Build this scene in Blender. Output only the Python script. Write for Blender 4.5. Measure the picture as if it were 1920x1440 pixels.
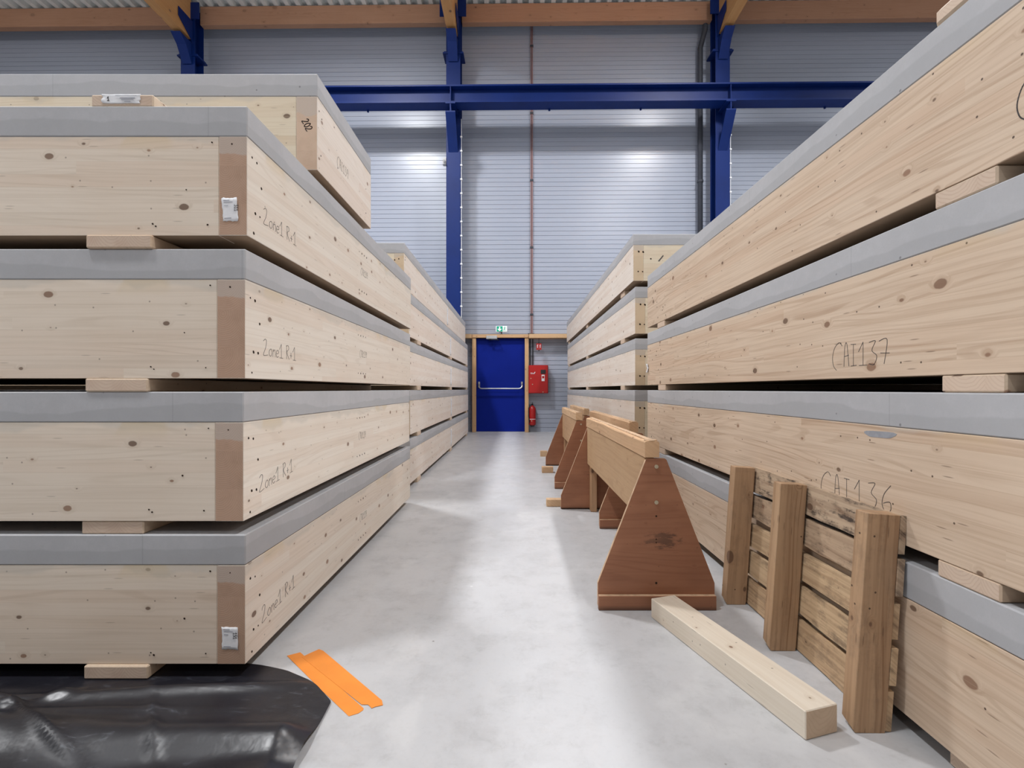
import bpy, bmesh, math, random
from mathutils import Vector, Matrix
random.seed(7)
for o in list(bpy.data.objects): bpy.data.objects.remove(o)
S = bpy.context.scene
C = S.collection

# ------------------------------------------------------------ camera, world, lamps, exposure
F = 920.0; HX = 968.0; HY = 730.0; CZ = 0.95        # focal length (px), vanishing point, eye height
cd = bpy.data.cameras.new('camera'); cam = bpy.data.objects.new('camera', cd); C.objects.link(cam)
cd.sensor_width = 36; cd.lens = F/1920*36
cd.shift_x = -(HX-960)/1920; cd.shift_y = (HY-720)/1920
cd.clip_start = 0.02; cd.clip_end = 100
cam.location = (0, 0, CZ); cam.rotation_euler = (math.pi/2, 0, 0)
S.camera = cam
w = bpy.data.worlds.new('world'); S.world = w; w.use_nodes = True
bg = w.node_tree.nodes['Background']
bg.inputs[0].default_value = (1.0, 0.955, 0.955, 1); bg.inputs[1].default_value = 0.24
def lamp(x, y, z, power, size=0.55, col=(0.97, 0.98, 1.0), spread=170):
    d = bpy.data.lights.new('high_bay_or_fill_lamp', 'AREA'); d.shape = 'RECTANGLE'
    d.size = size; d.size_y = size*1.6; d.energy = power; d.color = col; d.spread = math.radians(spread)
    o = bpy.data.objects.new('high_bay_or_fill_lamp', d); C.objects.link(o); o.location = (x, y, z)
    return o
for ly in (6.2, 0.2, -6.0):
    k = 0.4 if ly < -3 else 1.0      # the row behind is dimmed
    lamp(-3.2, ly, 8.9, (420 if ly > 5 else 280)*k)
    lamp(3.95, ly, 8.9, 290*k)
    lamp(11.0, ly, 8.7, 360*k)  # added outer row, fill light for the left stacks' aisle faces
    lamp(-10.5, ly, 8.7, 230*k)  # added outer row, brightens the aisle faces of the right stacks
def add_wall_fill(x, y, z, power):          # added point light that brightens the upper wall, no fixture of its own
    d = bpy.data.lights.new('upper_wall_fill', 'POINT'); d.shadow_soft_size = 0.3; d.energy = power; d.color = (1.0, 0.97, 0.95)
    o = bpy.data.objects.new('upper_wall_fill', d); C.objects.link(o); o.location = (x, y, z)
for gx in (-10.5, -3.2, 3.95, 11.0):
    add_wall_fill(gx, 6.2, 8.6, 85)
    add_wall_fill(gx, 0.2, 8.6, 60)
S.view_settings.view_transform = 'Standard'; S.view_settings.look = 'None'
S.view_settings.gamma = 1; S.view_settings.use_curve_mapping = False
S.view_settings.exposure = 0.07

# ------------------------------------------------------------ helpers: pixel of the photo -> point on a known plane
def on_x(px, py, X):
    Y = F*X/(px-HX); return Vector((X, Y, CZ+(HY-py)*Y/F))
def on_y(px, py, Y):
    return Vector(((px-HX)*Y/F, Y, CZ+(HY-py)*Y/F))
def on_z(px, py, z=0.0):
    Y = F*(CZ-z)/(py-HY); return Vector(((px-HX)*Y/F, Y, z))

# ------------------------------------------------------------ materials
class NT:
    def __init__(s, name):
        s.m = bpy.data.materials.new(name); s.m.use_nodes = True
        s.t = s.m.node_tree; s.b = s.t.nodes['Principled BSDF']
    def put(s, sock, v):
        if v is None: return
        if isinstance(v, bpy.types.NodeSocket): s.t.links.new(v, sock)
        elif isinstance(v, tuple) and len(v) == 3 and sock.type == 'RGBA': sock.default_value = (*v, 1)
        else: sock.default_value = v
    def n(s, t, **k):
        nd = s.t.nodes.new(t)
        for a, b in k.items(): setattr(nd, a, b)
        return nd
    def math(s, op, a, b=None, c=None, clamp=False):
        nd = s.n('ShaderNodeMath', operation=op, use_clamp=clamp)
        s.put(nd.inputs[0], a); s.put(nd.inputs[1], b); s.put(nd.inputs[2], c)
        return nd.outputs[0]
    def mix(s, f, a, b, bt='MIX'):
        nd = s.n('ShaderNodeMix', data_type='RGBA', blend_type=bt)
        s.put(nd.inputs[0], f); s.put(nd.inputs[6], a); s.put(nd.inputs[7], b)
        return nd.outputs[2]
    def xyz(s, x, y, z):
        nd = s.n('ShaderNodeCombineXYZ'); s.put(nd.inputs[0], x); s.put(nd.inputs[1], y); s.put(nd.inputs[2], z)
        return nd.outputs[0]
    def noise(s, v, scale=1.0, detail=3, rough=0.55, dist=0):
        nd = s.n('ShaderNodeTexNoise'); s.put(nd.inputs['Vector'], v)
        nd.inputs['Scale'].default_value = scale; nd.inputs['Detail'].default_value = detail
        nd.inputs['Roughness'].default_value = rough; nd.inputs['Distortion'].default_value = dist
        return nd.outputs[0]
    def vor(s, v, scale, dim='2D', feature='F1'):
        nd = s.n('ShaderNodeTexVoronoi', voronoi_dimensions=dim, feature=feature)
        s.put(nd.inputs['Vector'], v); nd.inputs['Scale'].default_value = scale
        return nd
    def white(s, v):
        nd = s.n('ShaderNodeTexWhiteNoise', noise_dimensions='3D'); s.put(nd.inputs['Vector'], v); return nd
    def step(s, x, a, b, o0=0.0, o1=1.0):
        nd = s.n('ShaderNodeMapRange', interpolation_type='SMOOTHSTEP'); s.put(nd.inputs[0], x)
        for i, v in zip((1, 2, 3, 4), (a, b, o0, o1)): s.put(nd.inputs[i], v)
        return nd.outputs[0]
    def obj(s):
        tc = s.n('ShaderNodeTexCoord'); sp = s.n('ShaderNodeSeparateXYZ'); s.t.links.new(tc.outputs['Object'], sp.inputs[0])
        return sp.outputs, tc.outputs['Object']
    def rnd(s):
        return s.n('ShaderNodeObjectInfo').outputs['Random']
    def bump(s, h, strength=0.3, dist=0.003):
        nd = s.n('ShaderNodeBump'); nd.inputs['Strength'].default_value = strength; nd.inputs['Distance'].default_value = dist
        s.put(nd.inputs['Height'], h); s.put(s.b.inputs['Normal'], nd.outputs[0])
    def out(s, col, rough=0.6, spec=0.4, metal=0.0):
        s.put(s.b.inputs['Base Color'], col); s.put(s.b.inputs['Roughness'], rough)
        s.b.inputs['Specular IOR Level'].default_value = spec; s.b.inputs['Metallic'].default_value = metal
        return s.m

def wood(name, grain, light, dark, knotc=(0.13, 0.072, 0.045), lam=0.0, kscale=7.0, knots=1.0, contrast=0.5,
         stain=None, dirt=0.0, rough=0.62, lenlam=2.6, dots=0.5, tint=(0.75, 0.5, 0.36), scuff=False):
    """grain axis x / y / z; lam = lamella height; stain = height above which cement slurry has dried on"""
    s = NT(name); (X, Y, Z), O = s.obj(); r = s.rnd()
    U, V = {'x': (X, s.math('ADD', Z, s.math('MULTIPLY', Y, .8))), 'y': (Y, s.math('ADD', Z, s.math('MULTIPLY', X, .8))),
            'z': (Z, s.math('ADD', X, s.math('MULTIPLY', Y, .8)))}[grain]
    off = s.math('MULTIPLY', r, 37.0)
    u = s.math('ADD', U, off); v = s.math('ADD', V, s.math('MULTIPLY', r, 0.9) if not lam else s.math('MULTIPLY', s.math('FLOOR', s.math('MULTIPLY', r, 40.0)), lam or 1))
    # knots, wider along the grain
    kv = s.vor(s.xyz(s.math('MULTIPLY', u, 0.66), v, 0), kscale)
    kc = s.n('ShaderNodeSeparateColor'); s.t.links.new(kv.outputs['Color'], kc.inputs[0])
    rad = s.math('MULTIPLY', s.math('ADD', s.math('POWER', kc.outputs[0], 1.8), 0.22), 0.064*knots)
    d = kv.outputs['Distance']
    wob = s.noise(O, 60, 2)
    dd = s.math('ADD', d, s.math('MULTIPLY', s.math('SUBTRACT', wob, 0.5), 0.018))
    on = s.math('GREATER_THAN', kc.outputs[1], 0.16)
    knot = s.math('MULTIPLY', s.step(s.math('SUBTRACT', dd, rad), -0.014, 0.008, 1.0, 0.0), on)
    halo = s.math('MULTIPLY', s.step(s.math('SUBTRACT', dd, rad), 0.0, 0.09, 1.0, 0.0), on)
    # grain bends round the knots
    wave = s.noise(s.xyz(s.math('MULTIPLY', u, 1.1), s.math('MULTIPLY', v, 5.0), 0), 1.0, 2)
    vb = s.math('ADD', v, s.math('ADD', s.math('MULTIPLY', wave, 0.05), s.math('MULTIPLY', halo, 0.022)))
    if lam:
        li = s.math('FLOOR', s.math('DIVIDE', v, lam)); lf = s.math('FRACT', s.math('DIVIDE', v, lam))
        sh = s.white(s.xyz(li, 3.0, 1.0)).outputs[0]
        bi = s.math('FLOOR', s.math('ADD', s.math('DIVIDE', u, lenlam), s.math('MULTIPLY', sh, 9.0)))
        wn = s.white(s.xyz(li, bi, 0.5)); bc = s.n('ShaderNodeSeparateColor'); s.t.links.new(wn.outputs['Color'], bc.inputs[0])
        seed = s.math('MULTIPLY', wn.outputs[0], 11.0); tone, hue = bc.outputs[0], bc.outputs[1]
    else:
        seed = off; tone = s.math('FRACT', s.math('MULTIPLY', r, 7.3)); hue = s.math('FRACT', s.math('MULTIPLY', r, 3.1))
    g1 = s.noise(s.xyz(s.math('MULTIPLY', u, 1.6), s.math('MULTIPLY', vb, 95.0), seed), 1.0, 3, 0.6)
    g2 = s.noise(s.xyz(s.math('MULTIPLY', u, 0.8), s.math('MULTIPLY', vb, 26.0), seed), 1.0, 2, 0.5)
    big = s.noise(O, 2.3, 3)
    f = s.math('ADD', s.math('MULTIPLY', s.step(g1, 0.42, 0.68), 0.55), s.math('MULTIPLY', s.step(g2, 0.46, 0.72), 0.45))
    fig = s.noise(s.xyz(s.math('MULTIPLY', u, 0.75), s.math('MULTIPLY', vb, 6.5), seed), 1.0, 1, 0.4)
    ringl = s.math('SINE', s.math('ADD', s.math('MULTIPLY', fig, 75.0), s.math('MULTIPLY', vb, 160.0)))
    msk = s.step(s.noise(s.xyz(s.math('MULTIPLY', u, 0.9), s.math('MULTIPLY', v, 9.0), s.math('ADD', seed, 5.0)), 1.0, 2), 0.40, 0.66)
    figf = s.math('MULTIPLY', s.step(ringl, 0.35, 0.95), msk)
    f = s.math('ADD', s.math('MULTIPLY', f, 0.8), s.math('MULTIPLY', figf, 0.55))
    col = s.mix(s.math('MULTIPLY', f, contrast, clamp=True), light, dark)
    col = s.mix(s.math('MULTIPLY', s.step(hue, 0.45, 1.0), 0.17 if lam else 0.2), col, s.mix(1.0, col, tint, 'MULTIPLY'))
    col = s.mix(s.math('MULTIPLY', tone, 0.16), col, (0.92*light[0], 0.88*light[1], 0.82*light[2]))
    col = s.mix(s.math('MULTIPLY', s.step(big, 0.35, 0.75), 0.22), col, s.mix(1.0, col, (0.84, 0.76, 0.68), 'MULTIPLY'))
    col = s.mix(s.math('MULTIPLY', halo, 0.26), col, dark)
    col = s.mix(s.math('MULTIPLY', knot, 0.85), col, s.mix(s.step(kc.outputs[2], 0.2, 0.8), knotc, tuple(min(1, 2.1*c) for c in knotc)))
    if lam:
        e = s.math('MINIMUM', lf, s.math('SUBTRACT', 1.0, lf))
        col = s.mix(s.step(e, 0.0, 0.03, 0.42, 0.0), col, dark)
    # resin streaks and checks: short dark slivers along the grain
    sv = s.vor(s.xyz(s.math('MULTIPLY', u, 1.4), s.math('MULTIPLY', v, 14.0), 0), 2.4)
    sc = s.n('ShaderNodeSeparateColor'); s.t.links.new(sv.outputs['Color'], sc.inputs[0])
    sl = s.math('MULTIPLY', s.step(sv.outputs['Distance'], 0.03, 0.07, 1.0, 0.0), s.math('GREATER_THAN', sc.outputs[0], 0.72))
    col = s.mix(s.math('MULTIPLY', sl, 0.55*dots), col, (0.09, 0.045, 0.025))
    # pin holes
    pv = s.vor(s.xyz(u, v, 0), 11.0); pc = s.n('ShaderNodeSeparateColor'); s.t.links.new(pv.outputs['Color'], pc.inputs[0])
    ph = s.math('MULTIPLY', s.step(pv.outputs['Distance'], 0.022, 0.040, 1.0, 0.0), s.math('GREATER_THAN', pc.outputs[1], 0.72))
    col = s.mix(s.math('MULTIPLY', ph, dots), col, (0.06, 0.035, 0.025))
    if dirt:
        dn = s.noise(s.xyz(s.math('MULTIPLY', u, 4.5), s.math('MULTIPLY', v, 34.0), off), 1.0, 5, 0.75)
        d2 = s.noise(O, 14, 4, 0.7)
        col = s.mix(s.math('MULTIPLY', s.step(s.math('ADD', s.math('MULTIPLY', dn, .6), s.math('MULTIPLY', d2, .4)), 0.48, 0.62), s.math('MULTIPLY', s.math('ADD', 0.35, s.math('MULTIPLY', r, 0.65)), dirt)), col, (0.07, 0.052, 0.042))
    if scuff:
        a = s.math('SUBTRACT', 1.0, s.math('DIVIDE', s.math('ABSOLUTE', s.math('SUBTRACT', X, 0.03)), 0.13))
        b = s.math('SUBTRACT', 1.0, s.math('DIVIDE', s.math('ABSOLUTE', s.math('SUBTRACT', Z, 0.295)), 0.05))
        sn = s.noise(s.xyz(s.math('MULTIPLY', X, 16), Y, s.math('MULTIPLY', Z, 48)), 1.0, 4, 0.7)
        sc2 = s.step(s.math('MULTIPLY', s.math('MULTIPLY', s.math('MAXIMUM', a, 0.0), s.math('MAXIMUM', b, 0.0)), s.math('MULTIPLY', s.math('POWER', sn, 3.0), 8.0)), 0.20, 0.60, 0, 0.62)
        col = s.mix(sc2, col, (0.05, 0.032, 0.026))
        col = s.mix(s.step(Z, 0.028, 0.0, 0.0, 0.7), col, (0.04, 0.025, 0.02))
        big2 = s.noise(s.xyz(s.math('MULTIPLY', X, 2.5), Y, s.math('MULTIPLY', Z, 7)), 1.0, 3)
        col = s.mix(s.step(big2, 0.45, 0.7, 0, 0.45), col, (0.44, 0.205, 0.115))
    if stain:
        ragged = s.noise(s.xyz(s.math('MULTIPLY', X, 3.5), s.math('MULTIPLY', Y, 3.5), s.math('MULTIPLY', r, 60)), 1.0, 3)
        lim = s.math('ADD', stain+0.02, s.math('MULTIPLY', s.math('SUBTRACT', ragged, 0.5), 0.16))
        fs = s.math('MULTIPLY', s.step(s.math('SUBTRACT', Z, lim), -0.006, 0.012), 0.42)
        col = s.mix(fs, col, (0.52, 0.49, 0.44))
        yel = s.noise(O, 4.5, 2)
        fy = s.math('MULTIPLY', s.step(Z, stain-0.03, stain+0.05), s.step(yel, 0.58, 0.66, 0.0, 0.35))
        col = s.mix(fy, col, (0.62, 0.47, 0.25))
    s.bump(s.math('SUBTRACT', s.math('MULTIPLY', g1, -0.6), s.math('MULTIPLY', knot, 0.3)), 0.18, 0.002)
    return s.out(col, rough, 0.3)

def endgrain(name, base, dark, period=0.125, stain=None, cx=0.0, contrast=0.6):
    s = NT(name); (X, Y, Z), O = s.obj(); r = s.rnd()
    z = s.math('ADD', Z, s.math('MULTIPLY', r, 0.06))
    zf = s.math('SUBTRACT', s.math('FRACT', s.math('DIVIDE', z, period)), 0.9); zi = s.math('FLOOR', s.math('DIVIDE', z, period))
    h = s.math('ADD', X, Y)
    wn = s.white(s.xyz(zi, r, 2.0)).outputs[0]
    c0 = s.math('MULTIPLY', s.math('SUBTRACT', wn, 0.5), 0.08)
    dx = s.math('ADD', s.math('SUBTRACT', s.math('FRACT', s.math('DIVIDE', h, 0.11)), 0.5), c0)
    nz = s.math('MULTIPLY', s.math('SUBTRACT', s.noise(O, 14, 2), 0.5), 0.12)
    dist = s.math('ADD', s.math('SQRT', s.math('ADD', s.math('MULTIPLY', dx, dx), s.math('MULTIPLY', zf, zf))), nz)
    ring = s.step(s.math('SINE', s.math('MULTIPLY', dist, 120.0)), 0.0, 1.0)
    col = s.mix(s.math('MULTIPLY', ring, contrast*0.55), base, dark)
    col = s.mix(s.math('MULTIPLY', s.step(s.noise(O, 11, 4), 0.45, 0.7), 0.4), col, dark)
    col = s.mix(s.math('MULTIPLY', wn, 0.25), col, tuple(min(1, c*1.25) for c in base))
    if stain:
        rg = s.noise(O, 9, 3)
        lim = s.math('ADD', stain-0.005, s.math('MULTIPLY', s.math('SUBTRACT', rg, 0.5), 0.09))
        col = s.mix(s.math('MULTIPLY', s.step(s.math('SUBTRACT', Z, lim), -0.003, 0.006), 0.55), col, (0.50, 0.46, 0.42))
    s.bump(ring, 0.1, 0.001)
    return s.out(col, 0.7, 0.25)

def concrete(name, base, scale=1.0, pits=0.6, rough=0.7, tide=True):
    s = NT(name); (X, Y, Z), O = s.obj(); r = s.rnd()
    n1 = s.noise(O, 2.2*scale, 5, 0.6); n2 = s.noise(O, 26*scale, 4, 0.65); n3 = s.noise(O, 190*scale, 2, 0.6)
    col = s.mix(s.math('MULTIPLY', s.step(n1, 0.35, 0.7), 0.35), base, tuple(c*0.76 for c in base))
    col = s.mix(s.math('MULTIPLY', s.step(n2, 0.4, 0.75), 0.22), col, tuple(min(1, c*1.18) for c in base))
    col = s.mix(s.math('MULTIPLY', s.step(n3, 0.45, 0.75), 0.10), col, tuple(c*0.7 for c in base))
    if tide:      # the pour line: the lower, later poured band is a shade darker
        wv = s.noise(s.xyz(s.math('MULTIPLY', X, 2.0), s.math('MULTIPLY', Y, 2.0), s.math('MULTIPLY', r, 50)), 1.0, 3)
        lim = s.math('ADD', 0.372, s.math('MULTIPLY', s.math('SUBTRACT', wv, 0.5), 0.12))
        col = s.mix(s.step(s.math('SUBTRACT', Z, lim), -0.004, 0.004, 0.42, 0.0), col, tuple(c*0.72 for c in base))
        # formwork joints
        jt = s.math('FRACT', s.math('ADD', s.math('DIVIDE', s.math('ADD', X, Y), 1.27), s.math('MULTIPLY', r, 5)))
        col = s.mix(s.step(jt, 0.0, 0.004, 0.3, 0.0), col, tuple(c*0.4 for c in base))
    pv = s.vor(O, 16*scale, '3D'); pc = s.n('ShaderNodeSeparateColor'); s.t.links.new(pv.outputs['Color'], pc.inputs[0])
    ph = s.math('MULTIPLY', s.step(pv.outputs['Distance'], 0.04, 0.085, 1.0, 0.0), s.math('GREATER_THAN', pc.outputs[0], 0.55))
    col = s.mix(s.math('MULTIPLY', ph, pits), col, tuple(c*0.25 for c in base))
    s.bump(s.math('SUBTRACT', s.math('MULTIPLY', n2, 0.5), ph), 0.25, 0.002)
    return s.out(col, rough, 0.3)

def plain(name, col, rough=0.5, spec=0.5, metal=0.0, var=0.12, vs=6.0):
    s = NT(name); _, O = s.obj(); n = s.noise(O, vs, 4)
    c = s.mix(s.math('MULTIPLY', s.step(n, 0.35, 0.7), 1.0), col, tuple(x*(1-var) for x in col))
    return s.out(c, rough, spec, metal)

SPR = dict(light=(0.75, 0.69, 0.615), dark=(0.56, 0.475, 0.395))
SPR_R = dict(light=(0.66, 0.53, 0.41), dark=(0.45, 0.32, 0.225))
M = {}
M['side_y'] = wood('spruce_side', 'y', lam=0.042, stain=0.285, **SPR, contrast=0.45)
M['side_y_warm'] = wood('spruce_side_warm', 'y', lam=0.042, stain=0.31, **SPR_R, contrast=0.85, knots=1.15, kscale=6.2, dots=0.9)
M['side_y_far'] = wood('spruce_side_far', 'y', lam=0.042, stain=0.30, light=(0.78, 0.71, 0.645), dark=(0.62, 0.53, 0.45), contrast=0.45)
M['end_x'] = wood('spruce_end_beam', 'x', lam=0.042, stain=0.285, light=(0.77, 0.68, 0.58), dark=(0.55, 0.45, 0.35), contrast=0.5)
M['end_x_pale'] = wood('spruce_end_beam_pale', 'x', lam=0.042, stain=0.30, light=(0.74, 0.66, 0.52), dark=(0.58, 0.47, 0.33), contrast=0.45)
M['eg_pink'] = endgrain('pinkish_end_grain', (0.60, 0.45, 0.34), (0.44, 0.30, 0.21), stain=0.26)
M['eg'] = endgrain('side_beam_end_grain', (0.46, 0.31, 0.225), (0.30, 0.185, 0.125), stain=0.27)
M['eg_light'] = endgrain('pale_end_grain', (0.62, 0.49, 0.34), (0.46, 0.33, 0.22), stain=0.29)
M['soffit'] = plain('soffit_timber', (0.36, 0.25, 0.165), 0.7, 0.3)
M['conc'] = concrete('slab_concrete', (0.45, 0.455, 0.475))
M['bat_y'] = wood('batten_wood', 'y', light=(0.62, 0.50, 0.38), dark=(0.45, 0.31, 0.21), contrast=0.5)
M['bat_x'] = wood('batten_wood_x', 'x', light=(0.62, 0.50, 0.38), dark=(0.45, 0.31, 0.21), contrast=0.5)
M['bat_eg'] = endgrain('batten_end_grain', (0.60, 0.475, 0.375), (0.45, 0.31, 0.235), period=0.2)
M['lumber'] = wood('planed_lumber', 'y', light=(0.74, 0.665, 0.56), dark=(0.54, 0.43, 0.32), contrast=0.45, knots=0.9)
M['lumber_eg'] = endgrain('lumber_end_grain', (0.62, 0.48, 0.35), (0.45, 0.31, 0.21), period=0.3, contrast=0.3)
M['ply'] = wood('red_plywood', 'x', light=(0.33, 0.15, 0.085), dark=(0.22, 0.09, 0.05), knotc=(0.08, 0.03, 0.02), contrast=0.5, knots=0.0, dots=0.35, dirt=0.12, rough=0.5, scuff=True)
M['plyedge'] = plain('plywood_edge', (0.62, 0.43, 0.28), 0.7, 0.3, var=0.3, vs=30)
M['web'] = wood('horse_board', 'y', light=(0.50, 0.33, 0.19), dark=(0.33, 0.19, 0.10), contrast=0.55, dirt=0.08, dots=0.4, kscale=4, knots=.5)
M['rail'] = wood('horse_rail', 'y', light=(0.64, 0.44, 0.27), dark=(0.42, 0.24, 0.13), contrast=0.6, dirt=0.12, dots=0.8)
M['post'] = wood('horse_post', 'z', light=(0.50, 0.31, 0.18), dark=(0.32, 0.17, 0.09), contrast=0.6, dirt=0.1)
M['skid'] = wood('pallet_skid', 'z', light=(0.48, 0.32, 0.195), dark=(0.25, 0.14, 0.075), contrast=0.8, dirt=0.28, kscale=6, knots=1.5, dots=0.9)
M['slat_dark'] = wood('pallet_slat_mouldy', 'y', light=(0.50, 0.38, 0.27), dark=(0.25, 0.165, 0.11), contrast=0.9, dirt=1.25, kscale=6, knots=1.3)
M['slat'] = wood('pallet_slat', 'y', light=(0.60, 0.44, 0.28), dark=(0.28, 0.175, 0.10), contrast=0.85, dirt=0.7, kscale=6, knots=1.3)
M['purlin'] = wood('edge_beam_wood', 'x', light=(0.44, 0.25, 0.16), dark=(0.30, 0.15, 0.085), contrast=0.5, kscale=2.6, knots=1.2)
M['rafter'] = wood('rafter_wood', 'y', light=(0.56, 0.30, 0.12), dark=(0.42, 0.20, 0.075), contrast=0.4, kscale=2.6, lam=0.045)
M['frame_z'] = wood('door_frame_wood', 'z', light=(0.58, 0.37, 0.20), dark=(0.40, 0.23, 0.12), contrast=0.6)
M['frame_x'] = wood('door_frame_wood_x', 'x', light=(0.60, 0.40, 0.23), dark=(0.42, 0.25, 0.13), contrast=0.6)
M['blue'] = plain('blue_steel_paint', (0.003, 0.020, 0.135), 0.45, 0.22, var=0.15, vs=2)
M['doorblue'] = plain('blue_door_paint', (0.0015, 0.013, 0.215), 0.65, 0.12, var=0.08, vs=2)
M['steel'] = plain('brushed_steel', (0.62, 0.64, 0.66), 0.3, 0.5, metal=0.9, var=0.1)
M['grey'] = plain('grey_plastic', (0.45, 0.46, 0.47), 0.5)
M['pipe'] = plain('grey_pipe', (0.055, 0.06, 0.075), 0.55, 0.3)
M['copper'] = plain('reddish_strip', (0.30, 0.17, 0.17), 0.5)
M['black'] = plain('black_plastic', (0.015, 0.015, 0.018), 0.5)
M['red'] = plain('red_enamel', (0.42, 0.012, 0.012), 0.35, 0.5, var=0.08)
M['white'] = plain('white_paper', (0.80, 0.81, 0.84), 0.6, 0.3, var=0.08, vs=40)
M['printed'] = plain('grey_print', (0.33, 0.34, 0.40), 0.6)
M['ink'] = plain('pencil_ink', (0.10, 0.09, 0.09), 0.7, 0.2)
M['inkfaint'] = plain('faint_pencil', (0.22, 0.19, 0.17), 0.7, 0.2)
M['hole'] = plain('nail_hole', (0.035, 0.022, 0.016), 0.9, 0.1)
M['cement'] = plain('cement_smear', (0.33, 0.34, 0.37), 0.8, 0.2, var=.2, vs=30)
M['deck'] = plain('roof_deck_metal', (0.70, 0.72, 0.70), 0.45, 0.5, var=0.1)
M['brass'] = plain('screw_metal', (0.60, 0.55, 0.42), 0.35, 0.5, metal=0.6)

def mk_wall():
    s = NT('wall_panel_paint'); (X, Y, Z), O = s.obj()
    n = s.noise(s.xyz(s.math('MULTIPLY', X, 0.3), 0, s.math('MULTIPLY', Z, 3.0)), 1.0, 3)
    col = s.mix(s.step(n, 0.3, 0.7, 0, 0.35), (0.37, 0.405, 0.49), (0.33, 0.365, 0.445))
    fine = s.math('SINE', s.math('MULTIPLY', Z, 2*math.pi/0.025))
    s.bump(fine, 0.12, 0.001)
    return s.out(col, 0.28, 0.55)
M['wall'] = mk_wall()
def mk_floor():
    s = NT('floor_concrete'); (X, Y, Z), O = s.obj()
    n1 = s.noise(O, 0.9, 6, 0.6); n2 = s.noise(O, 5.0, 5, 0.7); n3 = s.noise(O, 60, 3, 0.6); n4 = s.noise(O, 2.2, 4, 0.6, 1.0)
    base = (0.53, 0.535, 0.55)
    col = s.mix(s.step(n1, 0.35, 0.7, 0, 0.40), base, (0.43, 0.435, 0.45))
    col = s.mix(s.step(n2, 0.42, 0.72, 0, 0.42), col, (0.36, 0.36, 0.37))
    col = s.mix(s.step(n4, 0.55, 0.72, 0, 0.35), col, (0.66, 0.665, 0.67))
    col = s.mix(s.step(n3, 0.5, 0.75, 0, 0.12), col, (0.34, 0.34, 0.34))
    n5 = s.noise(O, 14, 6, 0.75, 0.8)
    col = s.mix(s.math('MULTIPLY', s.step(n5, 0.50, 0.68, 0, 0.30), s.step(n2, 0.40, 0.60)), col, (0.33, 0.33, 0.33))
    pv = s.vor(O, 5.0, '3D'); pc = s.n('ShaderNodeSeparateColor'); s.t.links.new(pv.outputs['Color'], pc.inputs[0])
    ph = s.math('MULTIPLY', s.step(pv.outputs['Distance'], 0.012, 0.03, 1.0, 0.0), s.math('GREATER_THAN', pc.outputs[0], 0.35))
    col = s.mix(s.math('MULTIPLY', ph, 0.8), col, (0.14, 0.125, 0.11))
    wv = s.vor(O, 6.3, '3D'); wc = s.n('ShaderNodeSeparateColor'); s.t.links.new(wv.outputs['Color'], wc.inputs[0])
    wh = s.math('MULTIPLY', s.step(wv.outputs['Distance'], 0.03, 0.06, 1.0, 0.0), s.math('GREATER_THAN', wc.outputs[1], 0.6))
    col = s.mix(s.math('MULTIPLY', wh, 0.5), col, (0.8, 0.8, 0.8))
    s.bump(n3, 0.08, 0.002)
    return s.out(col, s.step(n2, 0.3, 0.8, 0.32, 0.5), 0.45)
M['floor'] = mk_floor()
def mk_sheet():
    s = NT('black_polythene'); (X, Y, Z), O = s.obj()
    n = s.noise(O, 3.5, 5, 0.65); sc = s.noise(s.xyz(s.math('MULTIPLY', X, 7), s.math('MULTIPLY', Y, 22), 0), 1.0, 5, 0.75, 1.5)
    col = s.mix(s.step(n, 0.45, 0.75, 0, 0.35), (0.010, 0.010, 0.015), (0.035, 0.038, 0.050))
    col = s.mix(s.math('MULTIPLY', s.step(sc, 0.56, 0.72), s.step(n, 0.42, 0.6, 0, 0.40)), col, (0.20, 0.22, 0.26))
    s.bump(s.noise(O, 9, 4, 0.6), 0.22, 0.012)
    return s.out(col, s.step(n, 0.3, 0.7, 0.30, 0.45), 0.6)
M['sheet'] = mk_sheet()
M['tape'] = plain('orange_tape', (0.88, 0.29, 0.045), 0.5, 0.4, var=0.10, vs=9)
s_ = NT('sign_green_lit'); s_.b.inputs['Base Color'].default_value = (0.0, 0.30, 0.19, 1); s_.b.inputs['Emission Color'].default_value = (0.0, 0.32, 0.2, 1); s_.b.inputs['Emission Strength'].default_value = 0.35
M['green'] = s_.m
s_ = NT('sign_white_lit'); s_.b.inputs['Base Color'].default_value = (0.8, 0.85, 0.85, 1); s_.b.inputs['Emission Color'].default_value = (0.9, 1, 1, 1); s_.b.inputs['Emission Strength'].default_value = 0.15
M['signwhite'] = s_.m

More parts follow.
